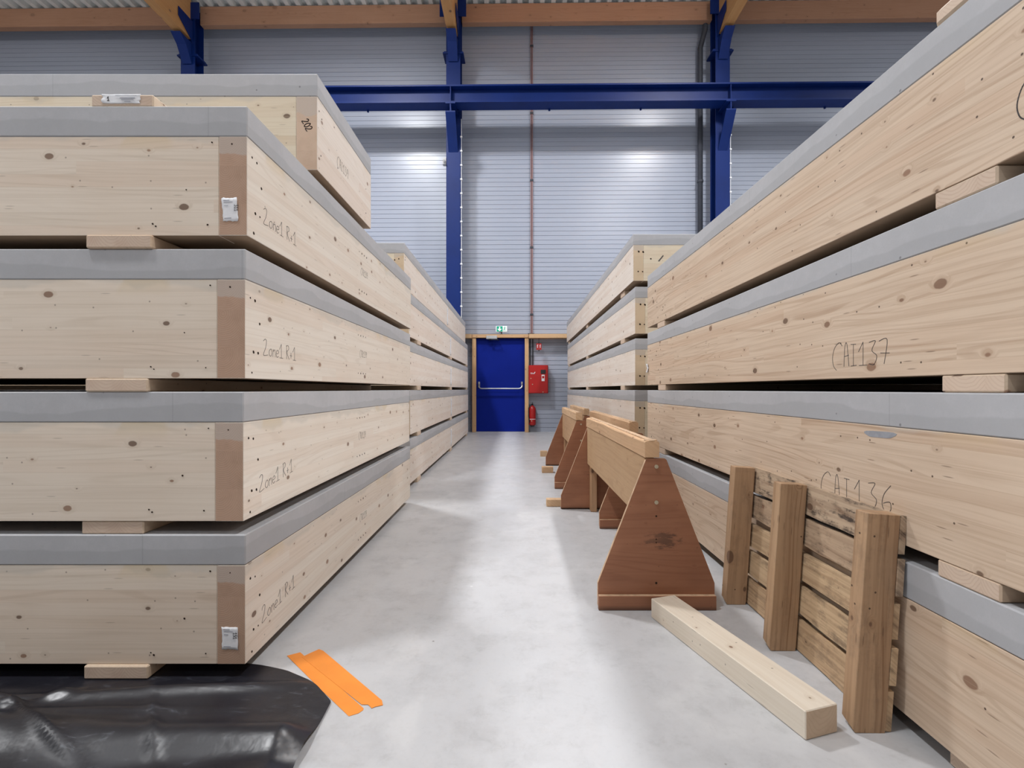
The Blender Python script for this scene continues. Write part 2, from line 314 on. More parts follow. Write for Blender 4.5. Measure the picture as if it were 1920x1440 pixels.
# ------------------------------------------------------------ mesh helpers
class MB:
    def __init__(s): s.v = []; s.f = []; s.m = []
    def face(s, pts, mi=0):
        i = len(s.v); s.v += [tuple(p) for p in pts]; s.f.append(tuple(range(i, i+len(pts)))); s.m.append(mi)
    def hull(s, a, b, mi=0, side=None):
        """prism between two loops of equal length (a then b)"""
        n = len(a); i = len(s.v); s.v += [tuple(p) for p in a]+[tuple(p) for p in b]
        s.f.append(tuple(range(i+n-1, i-1, -1))); s.m.append(mi)
        s.f.append(tuple(range(i+n, i+2*n))); s.m.append(mi)
        for k in range(n):
            k2 = (k+1) % n
            s.f.append((i+k, i+k2, i+n+k2, i+n+k)); s.m.append(mi if side is None else side)
        return s
    def box(s, x0, x1, y0, y1, z0, z1, mx=0, my=0, mz=0):
        i = len(s.v)
        s.v += [(x, y, z) for z in (z0, z1) for y in (y0, y1) for x in (x0, x1)]
        for q, m in (((0, 2, 3, 1), mz), ((4, 5, 7, 6), mz), ((0, 1, 5, 4), my), ((2, 6, 7, 3), my), ((0, 4, 6, 2), mx), ((1, 3, 7, 5), mx)):
            s.f.append(tuple(i+k for k in q)); s.m.append(m)
        return s
    def tube(s, pts, r, n=10, mi=0, cap=True):
        pts = [Vector(p) for p in pts]; rs = r if isinstance(r, (list, tuple)) else [r]*len(pts)
        i = len(s.v); up = Vector((0, 0, 1))
        for k, p in enumerate(pts):
            t = (pts[min(k+1, len(pts)-1)]-pts[max(k-1, 0)]).normalized()
            a = t.cross(up)
            if a.length < 0.05: a = t.cross(Vector((0, 1, 0)))
            a.normalize(); b = a.cross(t).normalized()
            for j in range(n):
                th = 2*math.pi*j/n; s.v.append(tuple(p+a*math.cos(th)*rs[k]+b*math.sin(th)*rs[k]))
        for k in range(len(pts)-1):
            for j in range(n):
                j2 = (j+1) % n; s.f.append((i+k*n+j, i+k*n+j2, i+(k+1)*n+j2, i+(k+1)*n+j)); s.m.append(mi)
        if cap:
            s.f.append(tuple(range(i+n-1, i-1, -1))); s.m.append(mi)
            e = i+(len(pts)-1)*n; s.f.append(tuple(range(e, e+n))); s.m.append(mi)
        return s
    def build(s, name, mats, parent=None, bevel=0.0, smooth=False, seg=1, weld=False):
        me = bpy.data.meshes.new(name); me.from_pydata(s.v, [], s.f)
        if not isinstance(mats, (list, tuple)): mats = [mats]
        for m in mats: me.materials.append(m)
        for p, mi in zip(me.polygons, s.m): p.material_index = mi; p.use_smooth = smooth
        bm = bmesh.new(); bm.from_mesh(me)
        if weld: bmesh.ops.remove_doubles(bm, verts=bm.verts, dist=1e-6)
        bmesh.ops.recalc_face_normals(bm, faces=bm.faces)
        if bevel:
            bmesh.ops.bevel(bm, geom=list(bm.edges), offset=bevel, segments=seg, affect='EDGES', profile=0.5)
        bm.to_mesh(me); bm.free()
        o = bpy.data.objects.new(name, me); C.objects.link(o)
        if parent: o.parent = parent
        return o
def tag(o, label=None, cat=None, group=None, kind=None):
    if label: o['label'] = label
    if cat: o['category'] = cat
    if group: o['group'] = group
    if kind: o['kind'] = kind
    return o
def empty(name, loc, label, cat, group=None):
    o = bpy.data.objects.new(name, None); C.objects.link(o); o.location = loc; o.empty_display_size = 0.1
    return tag(o, label, cat, group)

# the gable wall stands 0.8 degrees off square to the aisle
WA = -0.0135; WP = Vector((0, 11.0, 0)); WR = Matrix.Rotation(WA, 4, 'Z')
def wallward(o):
    o.location = WP + WR @ (Vector(o.location)-WP); o.rotation_euler = (0, 0, WA); return o

# ------------------------------------------------------------ handwriting
G = {
 'Z': [[(0, .95), (.3, 1.1), (.5, .95), (.35, .5), (0, 0), (.75, .05)]],
 'o': [[(.3, .5), (.05, .35), (.05, .1), (.3, 0), (.5, .2), (.45, .45), (.3, .5)]],
 'n': [[(0, 0), (.05, .5)], [(.05, .35), (.3, .5), (.4, .3), (.42, 0)]],
 'e': [[(.05, .25), (.4, .3), (.35, .5), (.1, .45), (0, .2), (.15, 0), (.42, .08)]],
 '1': [[(0, .6), (.35, 1), (.35, 0)], [(.05, 0), (.65, 0)]],
 'R': [[(.1, 0), (.1, 1)], [(.0, .95), (.4, 1), (.5, .75), (.15, .5), (.6, 0)]],
 '+': [[(0, .3), (.4, .3)], [(.2, .1), (.2, .5)]],
 'C': [[(.85, .95), (.6, 1.12), (.2, .9), (0, .45), (.1, .05), (.35, -.15)]],
 'A': [[(0, 0), (.08, .9), (.25, 1), (.42, .0)], [(.02, .45), (.4, .5)]],
 'I': [[(.2, 0), (.2, .95)], [(0, 0), (.45, .02)], [(0, .97), (.4, .95)]],
 '3': [[(0, .95), (.45, .98), (.2, .6), (.55, .35), (.35, 0), (0, .05)]],
 '7': [[(0, .95), (.55, .97), (.35, 0)], [(.1, .45), (.7, .42)]],
 '6': [[(.55, 1.0), (.15, .65), (.02, .25), (.25, -.02), (.55, .1), (.5, .38), (.1, .3)]],
 '2': [[(0, .8), (.25, 1), (.5, .8), (.35, .45), (0, 0), (.6, .05)]],
 '0': [[(.3, 1), (.05, .7), (.05, .25), (.3, 0), (.55, .3), (.5, .75), (.3, 1)]],
 '9': [[(.5, .6), (.2, .5), (.05, .8), (.3, 1), (.5, .8), (.45, 0)]],
 '5': [[(.5, 1), (.1, 1), (.05, .55), (.4, .55), (.5, .25), (.3, 0), (0, .05)]],
}
def spline(p, k=5):
    if len(p) < 3: return p
    out = []
    for i in range(len(p)-1):
        p0 = p[max(i-1, 0)]; p1 = p[i]; p2 = p[i+1]; p3 = p[min(i+2, len(p)-1)]
        for j in range(k):
            t = j/k
            out.append(tuple(0.5*(2*b+(c-a)*t+(2*a-5*b+4*c-d)*t*t+(3*b-a-3*c+d)*t**3) for a, b, c, d in zip(p0, p1, p2, p3)))
    out.append(p[-1]); return out
def write(text, org, e1, e2, nrm, h, parent, mat='ink', wd=0.0016, name='handwriting', gap=.18, slant=0.0, lift=0.0006, label=None):
    """pen strokes on a face: org = lower left, e1 = reading direction, e2 = up, nrm = out of the face"""
    mb = MB(); org, e1, e2, nrm = map(Vector, (org, e1, e2, nrm)); cx = 0
    for ch in text:
        if ch == ' ': cx += .45; continue
        wmax = 0
        for st in G[ch]:
            pts = spline(st)
            if ch in '1' or len(st) == 2: pts = st
            P = [org+e1*((cx+x+slant*y)*h*0.8)+e2*(y*h)+nrm*lift for x, y in pts]
            wmax = max(wmax, max(x for x, y in st))
            for a, b in zip(P[:-1], P[1:]):
                d = (b-a)
                if d.length < 1e-6: continue
                d.normalize(); s = d.cross(nrm)*wd/2; a2 = a-d*wd*.3; b2 = b+d*wd*.3
                mb.hull([a2-s, a2+s, b2+s, b2-s], [q-nrm*lift for q in (a2-s, a2+s, b2+s, b2-s)])
        cx += wmax+gap
    o = mb.build(name, M[mat], parent)
    if label: o['label'] = label
    return o
def dots(pts, nrm, parent, r=0.0035, name='nail_holes'):
    mb = MB(); nrm = Vector(nrm); a = nrm.orthogonal().normalized(); b = nrm.cross(a)
    for p in pts:
        p = Vector(p); rr = r*random.uniform(.7, 1.2)
        L = [p+a*math.cos(t)*rr*1.0+b*math.sin(t)*rr*random.uniform(.9, 1.4) for t in [i*math.pi/4 for i in range(8)]]
        mb.hull([q+nrm*0.0006 for q in L], L)
    return mb.build(name, M['hole'], parent)
def paper(org, e1, e2, nrm, wd, ht, parent, text=None, curl=0.006, name='paper_label', label=None, lines=True):
    """a stuck-on label, slightly crumpled, with printed lines"""
    mb = MB(); org, e1, e2, nrm = map(Vector, (org, e1, e2, nrm)); n = 8; rr = random.Random(int(abs(org.x*1000)+abs(org.z*977)))
    k = [[rr.random() for _ in range(n+1)] for _ in range(n+1)]
    def P(i, j):
        edge = abs(2*i/n-1)**3*abs(2*j/n-1)
        return org+e1*(wd*i/n+ .06*wd*(k[i][j]-.5))+e2*(ht*j/n+.05*ht*(k[j][i]-.5))+nrm*(0.0012+curl*edge*.6+curl*.25*k[i][j])
    g = [[P(i, j) for j in range(n+1)] for i in range(n+1)]
    for i in range(n):
        for j in range(n):
            mb.face([g[i][j], g[i+1][j], g[i+1][j+1], g[i][j+1]])
    o = mb.build(name, M['white'], parent, smooth=True, weld=True)
    sd = o.modifiers.new('thickness', 'SOLIDIFY'); sd.thickness = 0.0004
    if label: o['label'] = label
    if lines:
        pm = MB(); zz = curl*.35+0.0016
        for q, (a, b, c, t) in enumerate(((.1, .5, .88, .028), (.12, .7, .80, .022), (.14, .4, .66, .02), (.1, .55, .12, .028))):
            A = org+e1*wd*a+e2*ht*c+nrm*zz; B = org+e1*wd*b+e2*ht*c+nrm*zz; T = e2*ht*t
            pm.hull([A, B, B+T, A+T], [x-nrm*.0004 for x in (A, B, B+T, A+T)])
        pm.build('printing', M['printed'], o)
    return o, curl*.35+0.0024

# ------------------------------------------------------------ THE HALL
FX0, FX1, FY0, FY1 = -14.0, 14.0, -9.0, 11.2
tag(MB().box(FX0, FX1, FY0, FY1, -0.2, 0.0).build('floor', M['floor']), kind='structure')
# ribbed sandwich panel wall
mb = MB(); prof = []
z = 0.0
while z < 9.5:
    prof += [(11.0, z), (11.0, z+0.085), (11.009, z+0.088), (11.009, z+0.096)]; z += 0.1
for (y0, z0), (y1, z1) in zip(prof[:-1], prof[1:]):
    mb.face([(-14, y0, z0), (14, y0, z0), (14, y1, z1), (-14, y1, z1)])
mb.face([(-14, 11.012, z), (14, 11.012, z), (14, 11.15, z), (-14, 11.15, z)])
mb.face([(-14, 11.15, 0), (14, 11.15, 0), (14, 11.15, z), (-14, 11.15, z)])
wallward(tag(mb.build('wall_back', M['wall']), kind='structure'))
# corrugated roof deck, ribs running away from the gable wall
mb = MB(); x = -14.0; prof = []
while x < 14:
    prof += [(x, 9.36), (x+.09, 9.36), (x+.12, 9.27), (x+.21, 9.27), (x+.24, 9.36)]; x += .24
for (x0, z0), (x1, z1) in zip(prof[:-1], prof[1:]):
    if abs(x0-x1) < 1e-6: continue
    mb.face([(x0, -9, z0), (x1, -9, z1), (x1, 11.15, z1), (x0, 11.15, z0)])
wallward(tag(mb.build('ceiling', M['deck']), kind='structure'))

def w_empty(name, loc, label, cat, group=None):
    return wallward(empty(name, loc, label, cat, group))

# columns
COLS = [(-7.02, 'blue steel wall column at far left behind the near left stack', 'L'), (-1.33, 'blue steel wall column left of the blue door', 'M'), (4.36, 'blue steel wall column behind the right stacks, beside the grey downpipe', 'R')]
def hsec(mb, z0, z1, b=0.30, y0=10.40, y1=10.70, t=0.022):
    mb.box(-b/2, b/2, y0-11, y0+t-11, z0, z1); mb.box(-b/2, b/2, y1-t-11, y1-11, z0, z1)
    mb.box(-.009, .009, y0+t-11, y1-t-11, z0, z1)
for cx, lab, q in COLS:
    r = w_empty('steel_column', (cx, 11.0, 0), lab, 'column', 'wall columns of the hall')
    mb = MB(); hsec(mb, 0, 9.22); mb.build('column_shaft', M['blue'], r)
    MB().box(-.22, .22, -.62, -.28, 8.07, 8.10).box(-.20, .20, -.60, -.30, 8.10, 8.13).build('stiffener_plate', M['blue'], r)
    MB().box(-.28, .28, -.66, -.64, 8.83, 9.18).build('hanger_plate', M['blue'], r)
    # fork plates that hold the rafter
    mbf = MB()
    for sx in (-1, 1):
        a = [(sx*.112, -.62, 8.36), (sx*.112, -1.05, 8.62), (sx*.112, -1.05, 8.80), (sx*.112, -.62, 8.80)]
        mbf.hull(a, [(p[0]+.01*sx, p[1], p[2]) for p in a])
    mbf.hull([(-.1, -.62, 7.9), (-.1, -.62, 8.34), (-.1, -.98, 8.34), (-.1, -.80, 8.2)], [(.1, -.62, 7.9), (.1, -.62, 8.34), (.1, -.98, 8.34), (.1, -.80, 8.2)])
    mbf.build('rafter_fork', M['blue'], r)
    # crane rail bracket
    mbb = MB()
    a = [(0, -.60, 6.02), (0, -1.02, 6.62), (0, -1.02, 6.79), (0, -.60, 6.79)]
    mbb.hull([(p[0]-.012, p[1], p[2]) for p in a], [(p[0]+.012, p[1], p[2]) for p in a])
    mbb.box(-.1, .1, -1.03, -.60, 6.775, 6.80)
    mbb.hull([(-.1, -.60, 5.98), (-.1, -1.03, 6.60), (-.1, -1.03, 6.625), (-.1, -.60, 6.02)], [(.1, -.60, 5.98), (.1, -1.03, 6.60), (.1, -1.03, 6.625), (.1, -.60, 6.02)])
    mbb.build('rail_bracket', M['blue'], r)
    if q != 'L':
        mc = MB().tube([(.17, -.58, .3), (.17, -.58, 6.7)], .008, 6)
        for k in range(20): mc.box(.14, .19, -.60, -.57, .6+k*.3, .63+k*.3)
        mc.build('cable', M['white'], r)
    if q == 'M':
        MB().box(-.22, -.15, -.63, -.53, 5.72, 5.86).tube([(-.185, -.63, 5.79), (-.185, -.70, 5.76)], .025, 8).build('sensor', M['grey'], r)
# crane rail
r = w_empty('crane_rail', (0, 11.0, 6.8), 'long blue steel rail beam running across the back wall on brackets', 'beam')
MB().box(-13.5, 13.5, -1.02, -.72, 0, .03).box(-13.5, 13.5, -1.02, -.72, .33, .36).box(-13.5, 13.5, -.88, -.86, .03, .33).build('beam_section', M['blue'], r)
for k in range(14): MB().tube([(-12.6+k*1.9, -.75, 0.0), (-12.6+k*1.9, -.75, -.035)], .022, 8).build('bolt', M['blue'], r)
for cx, _, _ in COLS: MB().box(cx-.008, cx+.008, -1.01, -.88, .03, .33).build('web_stiffener', M['blue'], r)
# timber edge beams between columns
xs = [-13.0]+[c[0] for c in COLS]+[13.8]
labs = ['brown timber edge beam under the roof at top left corner', 'brown timber edge beam under the roof between the left and middle columns',
        'brown timber edge beam under the roof above the blue door', 'brown timber edge beam under the roof right of the downpipe']
for i in range(4):
    a, b = xs[i]+.16, xs[i+1]-.16
    o = MB().box(-(b-a)/2, (b-a)/2, -.14, 0, 0, .40).build('edge_beam', [M['purlin']], bevel=.006)
    o.location = ((a+b)/2, 10.70, 8.86); wallward(tag(o, labs[i], 'beam', 'timber edge beams along the back wall'))
for (cx, _, q), lab in zip(COLS, ['orange glulam rafter at top left above the left stack', 'orange glulam rafter on the middle blue column, seen end on', 'orange glulam rafter at top right on the right blue column']):
    o = MB().box(-.10, .10, -18, 0, 0, .86).build('glulam_rafter', [M['rafter']])
    o.location = (cx, 10.36, 8.41); wallward(tag(o, lab, 'rafter', 'glulam rafters'))
# reddish strip with clamps, and the grey downpipe
r = w_empty('conduit_run', (.345, 10.99, 0), 'thin reddish brown vertical conduit on the wall above the blue door', 'conduit')
for sx in (-1, 1): MB().box(sx*.016-.010, sx*.016+.010, -.03, 0, 2.17, 9.2).build('conduit', M['copper'], r)
for k in range(5): MB().box(-.036, .036, -.04, 0, 2.6+k*1.5, 2.64+k*1.5).build('clamp', M['pipe'], r)
r = w_empty('downpipe', (4.05, 10.75, 0), 'grey vertical downpipe left of the right blue column', 'pipe')
MB().tube([(0, .1, 0), (0, .1, 8.45), (.05, -.05, 8.75), (.05, -.05, 9.25)], .055, 14).build('pipe', M['pipe'], r, smooth=True)
for z0 in (1.5, 3.5, 5.5, 7.6): MB().tube([(0, .1, z0), (0, .1, z0+.05)], .066, 14).build('pipe_clip', M['pipe'], r)

# door set
r = wallward(tag(empty('door_1', (-.35, 11.0, 0), None, None), kind='structure'))
MB().box(-.54, .54, -.08, -.02, .012, 2.085).build('door_leaf', M['doorblue'], r, bevel=.004)
MB().box(-.54, .54, -.12, 0, 0, .012).build('threshold', M['steel'], r)
for sx in (-1, 1):
    a, b = sorted((sx*.54, sx*.625)); MB().box(a, b, -.16, 0, 0, 2.09).build('door_jamb', M['frame_z'], r, bevel=.004)
MB().box(-.625, .625, -.18, 0, 2.09, 2.165).build('door_header', M['frame_x'], r, bevel=.004)
bar = MB().tube([(-.475, -.09, 1.07), (-.475, -.16, 1.05), (-.472, -.185, 1.00), (-.45, -.19, .975), (-.41, -.19, .967), (.41, -.19, .967), (.45, -.19, .975), (.472, -.185, 1.00), (.475, -.16, 1.05), (.475, -.09, 1.07)], .016, 10).build('panic_bar', M['steel'], r, smooth=True)
for sx in (-1, 1): MB().box(sx*.475-.02, sx*.475+.02, -.11, -.08, 1.0, 1.12).build('bar_mount', M['steel'], bar, bevel=.004)
cl = MB().box(-.31, -.07, -.20, -.08, 2.06, 2.135).build('door_closer', M['grey'], r, bevel=.008)
MB().box(-.25, -.03, -.24, -.225, 2.035, 2.05).box(-.25, -.20, -.24, -.12, 2.035, 2.06).box(-.045, -.03, -.24, -.08, 2.035, 2.05).build('closer_arm', M['black'], cl)
for i, (a, b, lab) in enumerate(((-1.8, -.98, ''), (.28, 1.9, ''))):
    wallward(tag(MB().box(a, b, 10.76, 11.0, 2.075, 2.165).build('trim_%d' % (i+1), M['frame_x'], bevel=.004), kind='structure'))

# exit sign
r = w_empty('exit_sign', (-.325, 10.86, 2.165), 'green and white lit emergency exit sign above the blue door', 'exit sign')
MB().tube([(0, 0, 0), (0, 0, .06)], .012, 8).box(-.03, .03, -.02, .02, 0, .008).box(-.05, .02, -.02, .02, .045, .055).build('sign_post', M['black'], r)
MB().box(-.125, .125, -.03, .03, .055, .185).build('housing', M['signwhite'], r, bevel=.006)
fc = MB().box(-.105, .025, -.034, -.03, .062, .178).build('green_panel', M['green'], r)
MB().box(.03, .108, -.034, -.03, .062, .178).build('white_panel', M['signwhite'], r)
ar = [(-.055, .165), (-.025, .165), (-.025, .115), (.0, .125), (.0, .105), (-.04, .07), (-.08, .105), (-.08, .125), (-.055, .115)]
MB().hull([(x, -.036, z) for x, z in ar], [(x, -.034, z) for x, z in ar]).build('arrow', M['signwhite'], fc)
mb = MB()
def seg(mb, a, b, wd, y0, y1):
    d = Vector((b[0]-a[0], 0, b[1]-a[1])).normalized(); n_ = Vector((-d.z, 0, d.x))*wd/2
    q = [(a[0]-n_.x, a[1]-n_.z), (b[0]-n_.x, b[1]-n_.z), (b[0]+n_.x, b[1]+n_.z), (a[0]+n_.x, a[1]+n_.z)]
    mb.hull([(x, y0, z) for x, z in q], [(x, y1, z) for x, z in q])
for a, b in (((.072, .150), (.066, .115)), ((.066, .118), (.052, .095)), ((.052, .095), (.045, .08)), ((.066, .118), (.082, .10)), ((.082, .10), (.080, .08)), ((.072, .145), (.052, .135)), ((.072, .145), (.09, .130))):
    seg(mb, a, b, .010, -.037, -.034)
mb.tube([(.076, -.037, .164), (.076, -.034, .164)], .009, 8)
mb.build('running_figure', M['green'], r)

# hose cabinet
r = w_empty('fire_cabinet', (.49, 11.0, .86), 'red steel wall cabinet right of the blue door', 'fire cabinet')
MB().box(-.215, .215, -.20, 0, 0, .62).build('cabinet_body', M['red'], r, bevel=.008)
dr = MB().box(-.205, .205, -.215, -.20, .012, .608).build('cabinet_door', M['red'], r, bevel=.004)
MB().box(.06, .15, -.222, -.213, .44, .51).box(.05, .16, -.219, -.213, .43, .52).build('handle_window', M['black'], dr)
MB().box(.07, .135, -.219, -.214, .27, .41).build('white_notice', M['white'], dr)
MB().box(.08, .125, -.2205, -.2188, .33, .385).build('notice_print', M['red'], dr)
mb = MB()
for q in range(4): seg(mb, (-.17+.025*q, .44+.01*(q % 2)), (-.16+.03*q, .46-.012*(q % 3)), .012, -.2185, -.214)
seg(mb, (-.17, .43), (-.08, .435), .007, -.2185, -.214); seg(mb, (-.11, .43), (-.075, .475), .009, -.2185, -.214)
mb.build('emblem', M['white'], dr)
for xx, zz in ((-.165, .33), (-.13, .20), (.10, .03)): MB().tube([(xx, -.223, zz), (xx, -.214, zz)], .011, 10).build('lock_knob', M['brass'], dr)
# extinguisher
r = w_empty('fire_extinguisher', (.36, 10.88, .155), 'red fire extinguisher hung on the wall under the red cabinet', 'fire extinguisher')
MB().tube([(0, 0, 0), (0, 0, .012), (0, 0, .03), (0, 0, .36), (0, 0, .40), (0, 0, .425), (0, 0, .44)], [.06, .072, .076, .076, .06, .035, .02], 20).build('cylinder_body', M['red'], r, smooth=True)
MB().tube([(0, 0, .44), (0, 0, .475)], .018, 10).box(-.012, .012, -.06, .03, .475, .488).box(-.012, .012, -.065, .02, .50, .512).build('valve_lever', M['black'], r)
MB().tube([(0, 0, .46), (-.05, -.03, .45), (-.085, -.04, .38), (-.085, -.045, .2), (-.06, -.07, .06)], .010, 8).build('hose', M['black'], r, smooth=True)
MB().tube([(0, 0, .13), (0, 0, .142)], .0775, 20).build('strap', M['white'], r)
MB().tube([(0, 0, -.03), (0, 0, 0)], [.04, .06], 14).box(-.02, .02, .06, .10, .05, .42).build('wall_bracket', M['black'], r)
MB().tube([(-.02, -.078, .10), (-.02, -.072, .10)], .012, 10).build('seal', M['brass'], r)
# hanging red sign
r = w_empty('hanging_sign', (.50, 10.80, 1.82), 'small red and white sign hanging under the timber rail beside the door', 'sign')
for sx in (-.029, .029):
    pl = MB().box(sx-.026, sx+.026, -.004, .004, 0, .14).build('sign_plate', M['red'], r)
    mb = MB(); seg(mb, (sx, .04), (sx, .10), .012, -.0065, -.004); seg(mb, (sx-.012, .09), (sx+.012, .115), .008, -.0065, -.004)
    mb.build('sign_symbol', M['white'], pl)
MB().tube([(0, 0, .14), (0, 0, .255)], .006, 6).box(-.012, .012, -.01, .01, .14, .165).build('hanger', M['black'], r)
MB().box(-.012, .012, -.01, .01, -.03, 0).build('lower_clip', M['black'], r)
r = w_empty('cable_drop', (.33, 10.98, 1.48), 'thin grey cables running down the wall to the red cabinet', 'cable')
for xx, nm in ((-.02, 0), (.04, 1)): MB().tube([(xx, 0, 0), (xx, 0, .6)], .012, 8).box(xx-.018, xx+.018, -.02, .01, .2, .23).box(xx-.018, xx+.018, -.02, .01, .42, .45).build('cable', M['pipe'], r)
wallward(tag(MB().box(.26, .40, 10.82, 10.90, 2.1655, 2.185).build('cable_tray_end', M['black']), 'short flat black clip lying on the timber rail right of the door', 'clip'))

# ------------------------------------------------------------ SLABS
H = .425; CT = .10; PITCH = .469; Z0 = .048
def zb(k): return Z0+PITCH*k
def slab(x0, x1, y0, y1, z0, label, group, aisle, warm=False, pale=False, timber=H-CT, eg=None):
    """aisle = -1: the aisle is on the slab's -x side; parts in coordinates of the slab's base centre"""
    r = empty('floor_slab', ((x0+x1)/2, (y0+y1)/2, z0), label, 'floor slab', group)
    hx, hy = (x1-x0)/2, (y1-y0)/2; sm = M['side_y_warm'] if warm else M['side_y_far'] if pale else M['side_y']; em = M[eg] if eg else M['eg_light'] if pale else M['eg']
    MB().box(-hx, hx, -hy, hy, timber, H).build('concrete_topping', M['conc'], r, bevel=.0035)
    bw = .093; g = .0008
    for sx in (-1, 1):
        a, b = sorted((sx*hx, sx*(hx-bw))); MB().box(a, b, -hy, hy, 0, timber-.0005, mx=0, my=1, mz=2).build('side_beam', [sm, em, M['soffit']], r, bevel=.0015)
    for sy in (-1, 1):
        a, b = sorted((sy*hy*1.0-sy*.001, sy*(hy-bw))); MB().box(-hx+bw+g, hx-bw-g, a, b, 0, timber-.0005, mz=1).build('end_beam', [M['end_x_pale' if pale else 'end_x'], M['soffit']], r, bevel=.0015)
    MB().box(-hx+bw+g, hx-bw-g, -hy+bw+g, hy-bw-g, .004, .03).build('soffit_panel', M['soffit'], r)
    return r
ORD = ['lowest', 'second lowest', 'third', 'fourth', 'topmost']
# near left stack
NLX = -.889; NLX0 = NLX-5.4
NLL = ['lowest slab of the near left stack, above the black sheet, crumpled label at its corner',
       'second lowest slab of the near left stack, yellow stains under its concrete edge',
       'middle slab of the near left stack, just above eye level, with pencilled zone note',
       'fourth slab of the near left stack, crumpled white label on its corner']
NL = []
for k in range(4):
    dx = (0.0, -.006, 0.0, .006)[k]
    s = slab(NLX0+dx, NLX+dx, 1.61, 4.11, zb(k), NLL[k], 'slabs of the near left stack', 1); NL.append(s)
    hx, hy = 2.7, 1.25
    write('Zone1 R+1', (hx, -hy+(.105, .10, .115, .105)[k], (.085, .075, .085, .075)[k]), (0, 1, (0.10, .12, -.02, -.02)[k]), (0, 0, 1), (1, 0, 0), .052, s, wd=.0015)
    write('CAI1'+'39', (hx, -hy+1.18, .15), (0, 1, 0), (0, 0, 1), (1, 0, 0), .035, s, 'inkfaint', wd=.0016)
    P = []
    for zz in (.24, .255): pass
    for q in range(4): P += [(hx, -hy+1.15+.045*q, .27), (hx, -hy+1.15+.045*q, .055)]
    for yy, zz in ((.03, .27), (.06, .265), (.05, .09), (.08, .088), (.04, .02), (.09, .19)): P.append((hx, -hy+yy, zz))
    dots(P, (1, 0, 0), s, .0042)
    dots([(hx-.05, -hy, .30), (hx-.115, -hy, .305), (hx-.13, -hy, .035), (hx-.3, -hy, .03), (hx-.31, -hy, .038), (hx-.2, -hy, .15)], (0, -1, 0), s, .0026)
o, t = paper((2.7-.078, -1.25, .045), (1, 0, .05), (-.06, 0, 1), (0, -1, 0), .050, .077, NL[3], curl=.0025, label='crumpled white paper label')
write('311', (2.7-.040, -1.25-t, .100), (0, 0, -1), (1, 0, 0), (0, -1, 0), .012, o, wd=.0014, name='printed_number', lift=.0004)
o, t = paper((2.7-.075, -1.25, .050), (1, 0, -.04), (-.02, 0, 1), (0, -1, 0), .052, .073, NL[0], curl=.0025, label='crumpled white paper label')
write('151', (2.7-.038, -1.25-t, .105), (0, 0, -1), (1, 0, 0), (0, -1, 0), .012, o, wd=.0014, name='printed_number', lift=.0004)
s = slab(-6.28, -.880, 2.17, 2.97, zb(4)-.003, 'short topmost slab of the near left stack, set back, with 202 on its corner', 'slabs of the near left stack', 1, pale=True, eg='eg_pink'); NL.append(s)
write('202', (2.7-.068, -.4, .215), (.42, 0, -.9), (.9, 0, .42), (0, -1, 0), .030, s, wd=.0035)
write('CAI139', (2.7, -.4+.24, .13), (0, 1, 0), (0, 0, 1), (1, 0, 0), .045, s, 'inkfaint')
dots([(2.7, -.4+.02, .27), (2.7, -.4+.05, .25), (2.7, -.4+.04, .08), (2.7, -.4+.25, .12), (2.7, -.4+.7, .2), (2.7, -.4+.7, .06)], (1, 0, 0), s)
# far left stack
FLX = -1.012
FL = []
FLL = ['lowest slab of the far left stack, resting near the floor beside the aisle', 'second lowest slab of the far left stack, below eye level, strip label on its side',
       'middle slab of the far left stack, just above eye level', 'fourth slab of the far left stack, under the set-back topmost one', 'topmost slab of the far left stack, set back a little from the aisle']
for k in range(5):
    x1 = FLX+(0, 0, -.004, -.01, -.058)[k]
    s = slab(x1-5.4, x1, 4.68, 10.30, zb(k), FLL[k], 'slabs of the far left stack', 1, pale=True, timber=H-CT); FL.append(s)
    paper((2.7, .09, .03), (0, 1, 0), (0, 0, 1), (1, 0, 0), .10, .26, s, name='strip_label', curl=.002, label='tall white paper strip label')
    dots([(2.7, -2.81+.03, .06), (2.7, -2.81+.04, .27), (2.7, -2.81+1.2, .2), (2.7, -2.81+1.25, .08)], (1, 0, 0), s, .006)
    dots([(2.7-.05, -2.81, .27), (2.7-.09, -2.81, .26), (2.7-.05, -2.81, .08)], (0, -1, 0), s, .006)
# near right stack
NRX = 1.078; NR = []
NRL = ['lowest slab of the near right stack, behind the leaning pallet', 'second lowest slab of the near right stack, marked CAI136 above the pallet',
       'third slab of the near right stack, marked CAI137', 'topmost slab of the near right stack, rising above the CAI137 slab']
for k in range(4):
    s = slab(NRX, NRX+2.4, -1.60, 4.03, zb(k), NRL[k], 'slabs of the near right stack', -1, warm=True); NR.append(s)
yc = (4.03-1.60)/2
write('CAI137', (-1.2, 1.672-yc, 1.025-zb(2)), (0, -1, 0), (0, 0, 1), (-1, 0, 0), .072, NR[2], wd=.0017, gap=.16)
write('CAI136', (-1.2, 1.735-yc, .575-zb(1)), (0, -1, 0.06), (0, 0, 1), (-1, 0, 0), .078, NR[1], wd=.0017, gap=.34)
write('C', (-1.2, 1.056-yc, 1.53-zb(3)), (0, -1, 0), (0, 0, 1), (-1, 0, 0), .072, NR[3], wd=.0026)
for yy, zz, a, b, k in ((1.455, .816, .062, .0125, 1),):
    L = [(-1.2006, yy-yc+a*math.cos(t)*(1+.15*math.sin(3*t)), zz+.0-zb(k)+b*1.0*math.sin(t)*(1+.25*math.cos(2*t))-.12*a*math.cos(t)*.3) for t in [i*math.pi/9 for i in range(18)]]
    MB().hull(L, [(-1.2, p[1], p[2]) for p in L]).build('cement_smear', M['cement'], NR[k])
for k in (1, 2, 3):
    P = [(-1.2, 4.03-yc-random.uniform(.05, .5), random.uniform(.03, .3)) for _ in range(7)]; dots(P, (-1, 0, 0), NR[k], .005)
